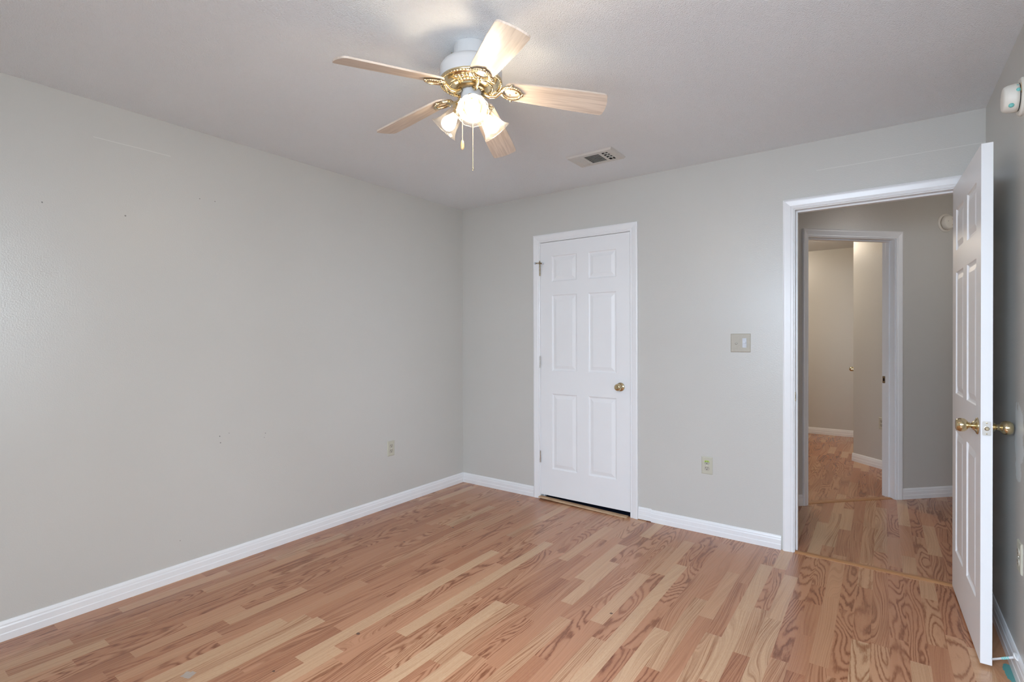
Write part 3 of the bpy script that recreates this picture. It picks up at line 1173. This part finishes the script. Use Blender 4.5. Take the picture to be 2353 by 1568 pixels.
# ------------------------------------------------------------------ smoke alarms
def smoke_alarm(pos, out, label, rb, rd, dep, extras):
    fr = fit_frame(pos, out)
    bm = B()
    lathe(bm, [(rb, 0), (rb, .006), (rb*.93, .011), (rb*.90, .012), (0, .012)], fr, 48)
    o = obj('smoke_alarm', bm, M['alarm'], origin=pos, smooth=False)
    tag(o, label, 'smoke alarm', group='smoke alarms')
    bm = B()
    lathe(bm, [(rd*.96, .012), (rd*.96, .0165), (0, .0165)], fr, 48)
    obj('vent_gap', bm, M['dark'], o)
    bm = B()
    lathe(bm, [(rd, .0150), (rd*1.0, .026), (rd*.95, dep*.78), (rd*.86, dep*.95), (rd*.78, dep), (rd*.5, dep+.0015), (0, dep+.002)], fr, 48)
    body = obj('alarm_body', bm, M['alarm'], o, smooth=True)
    extras(fr, o, body)
    return o


def extras_right(fr, o, body):
    # paint flecks and the yellowed wedge on the mounting base
    for (a, h, s) in ((14, .019, .0075), (-46, .036, .0085), (40, .020, .004)):
        bm = B()
        a = math.radians(a)
        rr_ = .0485
        ball(bm, fr @ Vector((rr_*math.cos(a), rr_*math.sin(a), h)), s, 10)
        p = obj('paint_fleck', bm, M['teal'], body)
        p['label'] = 'teal paint fleck'
    bm = B()
    pts = [(.0490, .036, .0118), (.0615, -.006, .0118), (.0525, .012, .0118)]
    a_ = [bm.verts.new(fr @ Vector(q)) for q in pts]
    b_ = [bm.verts.new(fr @ Vector((x, y, z+.002))) for x, y, z in pts]
    bm.faces.new(a_)
    bm.faces.new(b_)
    for i in range(3):
        bm.faces.new([a_[i], a_[(i+1) % 3], b_[(i+1) % 3], b_[i]])
    obj('mounting_tab', bm, M['tan'], o)


def extras_hall(fr, o, body):
    for s in (1, -1):
        bm = B()
        pts = [(-.010, s*.014), (.026, s*.014), (.020, s*.026), (.004, s*.024)]
        a_ = [bm.verts.new(fr @ Vector((x, y, .0395))) for x, y in pts]
        b_ = [bm.verts.new(fr @ Vector((x, y, .0425))) for x, y in pts]
        bm.faces.new(a_)
        bm.faces.new(b_)
        for i in range(4):
            bm.faces.new([a_[i], a_[(i+1) % 4], b_[(i+1) % 4], b_[i]])
        obj('sounder_slot', bm, M['tan'], body)
    bm = B()
    ball(bm, fr @ Vector((-.018, .006, .041)), .0028, 8)
    obj('indicator', bm, M['dark'], body)


smoke_alarm((RW, -0.842, 2.178), (-1, 0, 0), 'round white smoke alarm with teal paint flecks high on right wall', .069, .051, .056, extras_right)
smoke_alarm(UU*3.808+NN*D45+Vector((0, 0, 2.208)), NN, 'round white smoke alarm on the hall wall beyond the doorway', .073, .058, .041, extras_hall)

# ------------------------------------------------------------------ ceiling vent
VX0, VX1, VY0, VY1 = 1.440, 1.738, -.628, -.430
vr = empty('air_vent', ((VX0+VX1)/2, (VY0+VY1)/2, RH))
tag(vr, 'white metal air vent in the ceiling near the closet', 'air vent')
bm = B()
bt = .012
ops = [(VX0+.040, VX0+.078), (VX0+.100, VX0+.200), (VX0+.220, VX1-.038)]
yo0, yo1 = VY0+.030, VY1-.030
x = VX0
z0, z1 = RH-bt, RH-bt+.0015
for (a, b) in ops:
    box(bm, x, a, VY0, VY1, z0, z1)
    box(bm, a, b, VY0, yo0, z0, z1)
    box(bm, a, b, yo1, VY1, z0, z1)
    x = b
box(bm, x, VX1, VY0, VY1, z0, z1)
# bevelled rim up to the ceiling
i4 = [(VX0, VY0), (VX1, VY0), (VX1, VY1), (VX0, VY1)]
o4 = [(VX0-.008, VY0-.008), (VX1+.008, VY0-.008), (VX1+.008, VY1+.008), (VX0-.008, VY1+.008)]
va = [bm.verts.new((a, b, z0)) for a, b in i4]
vb = [bm.verts.new((a, b, RH-.001)) for a, b in o4]
for i in range(4):
    bm.faces.new([va[i], va[(i+1) % 4], vb[(i+1) % 4], vb[i]])
obj('grille', bm, M['vent'], vr)
bm = B()
box(bm, VX0+.01, VX1-.01, VY0+.01, VY1-.01, RH-.004, RH-.002)  # solid dark sheet stands in for the shade inside the duct
obj('duct_backing', bm, M['dark'], vr)
for k in range(7):
    bm = B()
    y = yo0+.008+k*(yo1-yo0-.012)/6
    f2 = Matrix.Translation((0, y, RH-.009)) @ Matrix.Rotation(math.radians(38), 4, 'X')
    box(bm, ops[1][0], ops[1][1], -.007, .007, -.0007, .0007, fr=f2)
    obj('louvre', bm, M['vent'], vr)
for k in range(3):
    bm = B()
    x = ops[0][0]+.006+k*.013
    f2 = Matrix.Translation((x, 0, RH-.009)) @ Matrix.Rotation(math.radians(-32), 4, 'Y')
    box(bm, -.009, .009, yo0, yo1, -.0007, .0007, fr=f2)
    obj('louvre', bm, M['vent'], vr)
bm = B()
xc = (ops[2][0]+ops[2][1])/2
box(bm, xc-.0015, xc+.0015, yo0, yo1, RH-.011, RH-.005)
for k in range(1, 4):
    y = yo0+k*(yo1-yo0)/4
    box(bm, ops[2][0], ops[2][1], y-.0015, y+.0015, RH-.011, RH-.005)
obj('grid', bm, M['vent'], vr)
for (x, y) in ((VX0+.018, (VY0+VY1)/2), (VX1-.018, (VY0+VY1)/2)):
    bm = B()
    lathe(bm, [(.004, 0), (.003, .002), (0, .0024)], axis_frame((x, y, z0), (0, 0, -1)), 12)
    obj('screw', bm, M['steel'], vr)

# ------------------------------------------------------------------ door stop on the baseboard behind the door
ds = empty('door_stop', (RW-.012, -0.827, .092))
tag(ds, 'paint-flecked white rod door stop on the baseboard behind the open door', 'door stop')
a, b = Vector((RW-.008, -0.822, .090)), Vector((RW-.074, -0.800, .046))
bm = B()
lathe(bm, [(.015, 0), (.015, .003), (.009, .008), (.006, .011), (0, .011)], axis_frame(a, b-a), 20)
obj('flange', bm, M['trim'], ds, smooth=False)
bm = B()
tube(bm, [a+(b-a)*.12, a+(b-a)*.5, b], [.0045, .0042, .0040], 12)
obj('rod', bm, M['fan_white'], ds, smooth=True)
for t in (.32, .40, .47, .55):
    bm = B()
    lathe(bm, [(.0046, 0), (.0049, .002), (.0046, .0045)], axis_frame(a+(b-a)*t, b-a), 12)
    p = obj('paint_fleck', bm, M['teal'], ds)
    p['label'] = 'teal paint fleck on the rod'

# ------------------------------------------------------------------ ceiling fan
FC = Vector((1.749, -1.931, 0))
fan = empty('ceiling_fan', (FC.x, FC.y, RH))
tag(fan, 'five-blade ceiling fan with brass trim and three lit bell shades', 'ceiling fan')
VF = frame(FC, Vector((1, 0, 0)), Vector((0, 1, 0)), Vector((0, 0, 1)))
bm = B()
lathe(bm, [(.0675, RH), (.0675, 2.388), (.064, 2.384), (0, 2.384)], VF, 48)
obj('canopy', bm, M['fan_white'], fan, smooth=False, bevel=.002)
bm = B()
side = Vector((rt.x, rt.y, 0)).normalized()
tc = (Vector((CAM_POS.x, CAM_POS.y, 0))-FC).normalized()      # towards the viewer
lathe(bm, [(.005, 0), (.005, .006), (.0075, .007), (.0075, .011), (0, .012)], axis_frame(FC-side*.066+Vector((0, 0, 2.412)), -side), 12)
obj('canopy_screw', bm, M['old_brass'], fan)
bm = B()
lathe(bm, [(.058, 2.390), (.062, 2.384), (.096, 2.374), (.113, 2.366), (.121, 2.354), (.1225, 2.344), (.1225, 2.306), (.119, 2.300), (0, 2.300)], VF, 64)
obj('motor_housing', bm, M['fan_white'], fan, smooth=True)
# ornate brass ring
bm = B()
lathe(bm, [(.1195, 2.306), (.1235, 2.303), (.1235, 2.297), (.119, 2.293), (.115, 2.296), (.110, 2.292), (.104, 2.285), (.093, 2.279), (.085, 2.277), (.081, 2.280), (.074, 2.277),
           (.064, 2.272), (.058, 2.275), (0, 2.275)], VF, 80, wave=lambda a, t: (.0016*math.cos(20*a) if .45 < t < .8 else 0.0))
ring = obj('ornate_ring', bm, M['brass'], fan, smooth=True)
ring['label'] = 'embossed brass ring under the motor'
def beaded_ring(r, z, n, br):
    bm = B()
    N = n*6
    pts = [FC+Vector((r*math.cos(2*PI*i/N), r*math.sin(2*PI*i/N), z)) for i in range(N)]
    tube(bm, pts, [br*(.45+.55*abs(math.sin(PI*(i+.5)/6))) for i in range(N)], 8, closed=True)
    obj('beaded_rim', bm, M['brass'], ring, smooth=True)


beaded_ring(.1195, 2.2945, 60, .0045)
beaded_ring(.084, 2.277, 40, .0040)
for k in range(5):
    # scrolled relief between the blade arms
    th = math.radians(-106+36+72*k)
    bm = B()
    pts, rad = [], []
    for i in range(41):
        da = -.32+.64*i/40
        w = math.sin(i*PI/5)
        pts.append(FC+Vector(((.099+.006*w)*math.cos(th+da), (.099+.006*w)*math.sin(th+da), 2.284-.002*w)))
        rad.append((.0045+.0045*(1-abs(da)/.34))*(.7+.3*abs(math.cos(i*PI/5))))
    tube(bm, pts, rad, 8)
    obj('scroll_relief', bm, M['brass'], ring, smooth=True)
bm = B()
lathe(bm, [(.054, 2.276), (.054, 2.268), (.050, 2.266), (0, 2.266)], VF, 40)
for k in range(18):
    a = 2*PI*k/18
    tube(bm, [FC+Vector((.052*math.cos(a), .052*math.sin(a), 2.269)), FC+Vector((.042*math.cos(a), .042*math.sin(a), 2.2655))], .003, 6)
obj('hub', bm, M['old_brass'], fan, smooth=False)

BL = [(-106.4, 2.220), (-35.6, 2.214), (36.5, 2.214), (111.9, 2.201), (178.2, 2.236)]
PH = math.radians(-15.0)
RTIP, RROOT, ZROOT = .533, .128, 2.271


def blade(th, ztip):
    th = math.radians(th)
    er = Vector((math.cos(th), math.sin(th), 0))
    et0 = Vector((-math.sin(th), math.cos(th), 0))
    et = et0*math.cos(PH)+Vector((0, 0, math.sin(PH)))
    p0 = FC+er*RROOT+Vector((0, 0, ZROOT))
    p1 = FC+er*RTIP+Vector((0, 0, ztip))
    L = (p1-p0).length
    ax = (p1-p0).normalized()
    nz = ax.cross(et).normalized()
    et = nz.cross(ax).normalized()
    out = []                       # outline: (s along, t across)

    def half(s):
        return .046+(.058-.046)*min(1, s/(L*.75))
    rc = .016
    # root end rounded
    for i in range(9):
        a = PI/2+PI*i/8
        out.append((.040+.040*math.cos(a), .046*math.sin(a)*1.0))
    # along -t side to tip
    for s in (.08, .14, .22, .30):
        out.append((s, -half(s)))
    for i in range(6):
        a = -PI/2+PI/2*i/5
        out.append((L-rc-.004+rc*math.cos(a), -.058+rc+rc*math.sin(a)))
    out.append((L, -.02))
    out.append((L+.001, 0))
    out.append((L, .02))
    for i in range(6):
        a = PI/2*i/5
        out.append((L-rc-.004+rc*math.cos(a), .058-rc+rc*math.sin(a)))
    for s in (.30, .22, .14, .08):
        out.append((s, half(s)))
    bm = B()
    gl = bm.verts.layers.float_vector.new('grain')
    lo, hi = [], []
    for (s, t) in out:
        for lst, h in ((lo, -.0032), (hi, .0032)):
            v = bm.verts.new(p0+ax*s+et*t+nz*h)
            v[gl] = (s+th*3.7, t, th)
            lst.append(v)
    bm.faces.new(lo[::-1])
    bm.faces.new(hi)
    n = len(out)
    for i in range(n):
        bm.faces.new([lo[i], lo[(i+1) % n], hi[(i+1) % n], hi[i]])
    b = obj('blade', bm, M['blade'], fan)
    # brass iron: arm from the hub, then an open ornate loop under the blade
    bm = B()
    under = -.009

    def Q(s, t, h=under):
        return p0+ax*s+et*t+nz*h
    h0 = FC+er*.046+Vector((0, 0, 2.263))
    h1 = FC+er*.070+Vector((0, 0, 2.252))
    h2 = FC+er*.096+Vector((0, 0, 2.246))
    tube(bm, [h0, h0*.5+h1*.5+Vector((0, 0, -.006)), h1+Vector((0, 0, -.006)), h2, Q(-.010, 0), Q(.002, 0)], [.009, .0085, .0075, .007, .0085, .010], 10)
    loop = []
    for i in range(28):
        a = 2*PI*i/28
        rs, rt_ = .036, .030
        s = .031+rs*math.cos(a)*(1.0 if math.cos(a) < 0 else 1.05)
        t = rt_*math.sin(a)
        loop.append(Q(s, t))
    tube(bm, loop, .0058, 8, closed=True)
    for i in range(28):
        a = 2*PI*(i+.5)/28
        if math.cos(a) > -.5:
            s = .031+.0385*math.cos(a)*1.05
            ball(bm, Q(s, .0335*math.sin(a), under), .0048, 6)
    ball(bm, Q(.075, 0, under), .0075, 8)
    ball(bm, Q(.031, .040, under), .006, 8)
    ball(bm, Q(.031, -.040, under), .006, 8)
    # scrolls joining arm and loop
    for sg in (1, -1):
        tube(bm, [Q(-.012, 0), Q(-.006, sg*.014), Q(.006, sg*.026), Q(.018, sg*.033)], [.006, .0055, .005, .004], 8)
    obj('blade_iron', bm, M['brass'], b, smooth=True)
    for (s, t) in ((.025, .016), (.025, -.016), (.050, 0)):
        bm = B()
        lathe(bm, [(.0045, 0), (.0035, .002), (0, .0026)], axis_frame(Q(s, t, -.0032), -nz), 10)
        obj('screw', bm, M['brass'], b)


for th, zt in BL:
    blade(th, zt)

bm = B()
lathe(bm, [(.034, 2.270), (.0385, 2.268), (.0405, 2.262), (.0405, 2.214), (.040, 2.202), (.028, 2.196), (.012, 2.193), (0, 2.193)], VF, 40)
obj('switch_housing', bm, M['fan_white'], fan, smooth=True)

TILT = math.radians(47)
az0 = math.atan2(tc.y, tc.x)+math.radians(3)
LIPR, LIPZ, SHL = .124, 2.137, .098
for k in range(3):
    az = az0+k*2*PI/3
    e = Vector((math.cos(az), math.sin(az), 0))
    axd = (e*math.sin(TILT)+Vector((0, 0, -math.cos(TILT)))).normalized()
    lip = FC+e*LIPR+Vector((0, 0, LIPZ))
    neck = lip-axd*SHL
    # arm and socket
    bm = B()
    st = FC+e*.030+Vector((0, 0, 2.222))
    tube(bm, [st, st*.5+(neck-axd*.012)*.5+Vector((0, 0, .002)), neck-axd*.012], [.010, .010, .012], 12)
    f2 = axis_frame(neck-axd*.018, axd)
    lathe(bm, [(.012, 0), (.024, .004), (.0285, .012), (.0285, .026), (.0265, .028), (.018, .028), (.016, .040), (0, .040)], f2, 28)
    la = obj('lamp_holder', bm, M['brass'], fan, smooth=False)
    # bell shade
    bm = B()
    f3 = axis_frame(neck, axd)
    prof = [(.0255, 0.0), (.0265, .008), (.0300, .016), (.0335, .028), (.0360, .044), (.0385, .060), (.0430, .076), (.0500, .089), (.0575, .0965), (.0600, .098)]
    fl_ = bm.verts.layers.float.new('frost')
    rings = lathe(bm, prof, f3, 96, cap0=False, cap1=False,
                  wave=lambda a, t: (.0007*math.cos(32*a) if t < .95 else .0012*math.cos(12*a)))
    for j, rg in enumerate(rings):
        t = max(0.0, min(1.0, (prof[j][1]/.098-.45)/.40))
        for v in rg:
            v[fl_] = t*t*(3-2*t)
    sh = obj('shade', bm, M['shade'], la, smooth=True)
    md = sh.modifiers.new('thickness', 'SOLIDIFY')
    md.thickness = .0016
    # bulb
    bm = B()
    lathe(bm, [(.012, .016), (.0135, .026), (.0195, .040), (.0265, .054), (.0290, .066), (.0275, .078), (.0215, .088), (.0115, .0945), (0, .096)], f3, 28)
    obj('bulb', bm, (M['bulb'], M['bulb_bright'], M['bulb_dim'])[k], la, smooth=True)


def chain(top, length, bobs):
    bm = B()
    n = int(length/.0046)*6
    tube(bm, [top-Vector((0, 0, length*i/n)) for i in range(n+1)], [.0019*(.35+.65*abs(math.sin(PI*i/6))) for i in range(n+1)], 7)
    c = obj('pull_chain', bm, M['chain'], fan, smooth=True)
    e = top-Vector((0, 0, length))
    bm = B()
    if bobs:
        lathe(bm, [(.002, 0), (.0045, -.003), (.0062, -.012), (.0072, -.022), (.0062, -.032), (.003, -.037), (0, -.038)], frame(e, Vector((1, 0, 0)), Vector((0, 1, 0)), Vector((0, 0, 1))), 16)
        obj('pull_bob', bm, M['bob'], c, smooth=True)
    else:
        loop = [e+side*(.003*math.sin(2*PI*i/14))+Vector((0, 0, -.004+.004*math.cos(2*PI*i/14))) for i in range(14)]
        tube(bm, loop, .0010, 6, closed=True)
        obj('end_ring', bm, M['chain'], c)


chain(FC-side*.0345+tc*.030+Vector((0, 0, 2.206)), .142, True)
chain(FC+side*.0060+tc*.042+Vector((0, 0, 2.206)), .255, False)

# ------------------------------------------------------------------ far room lamp, and a dome added unseen to brighten the hall
def dome_lamp(pos, label, strength_mat):
    o = empty('ceiling_light', pos)
    tag(o, label, 'ceiling light')
    f = frame(Vector(pos), Vector((1, 0, 0)), Vector((0, 1, 0)), Vector((0, 0, 1)))
    bm = B()
    lathe(bm, [(.13, 0), (.13, -.015), (.12, -.02), (0, -.02)], f, 32)
    obj('lamp_base', bm, M['brass'], o)
    bm = B()
    lathe(bm, [(.115, -.021), (.115, -.04), (.10, -.075), (.06, -.095), (0, -.10)], f, 32)
    obj('lamp_dome', bm, strength_mat, o, smooth=True)


dome_lamp((1.95, 3.10, RH), 'lit dome lamp on the far room ceiling, out of view', M['room_lamp'])
dome_lamp((4.15, 1.15, RH), 'added dome brightening the hall, unseen behind the open door', M['hall_fill'])
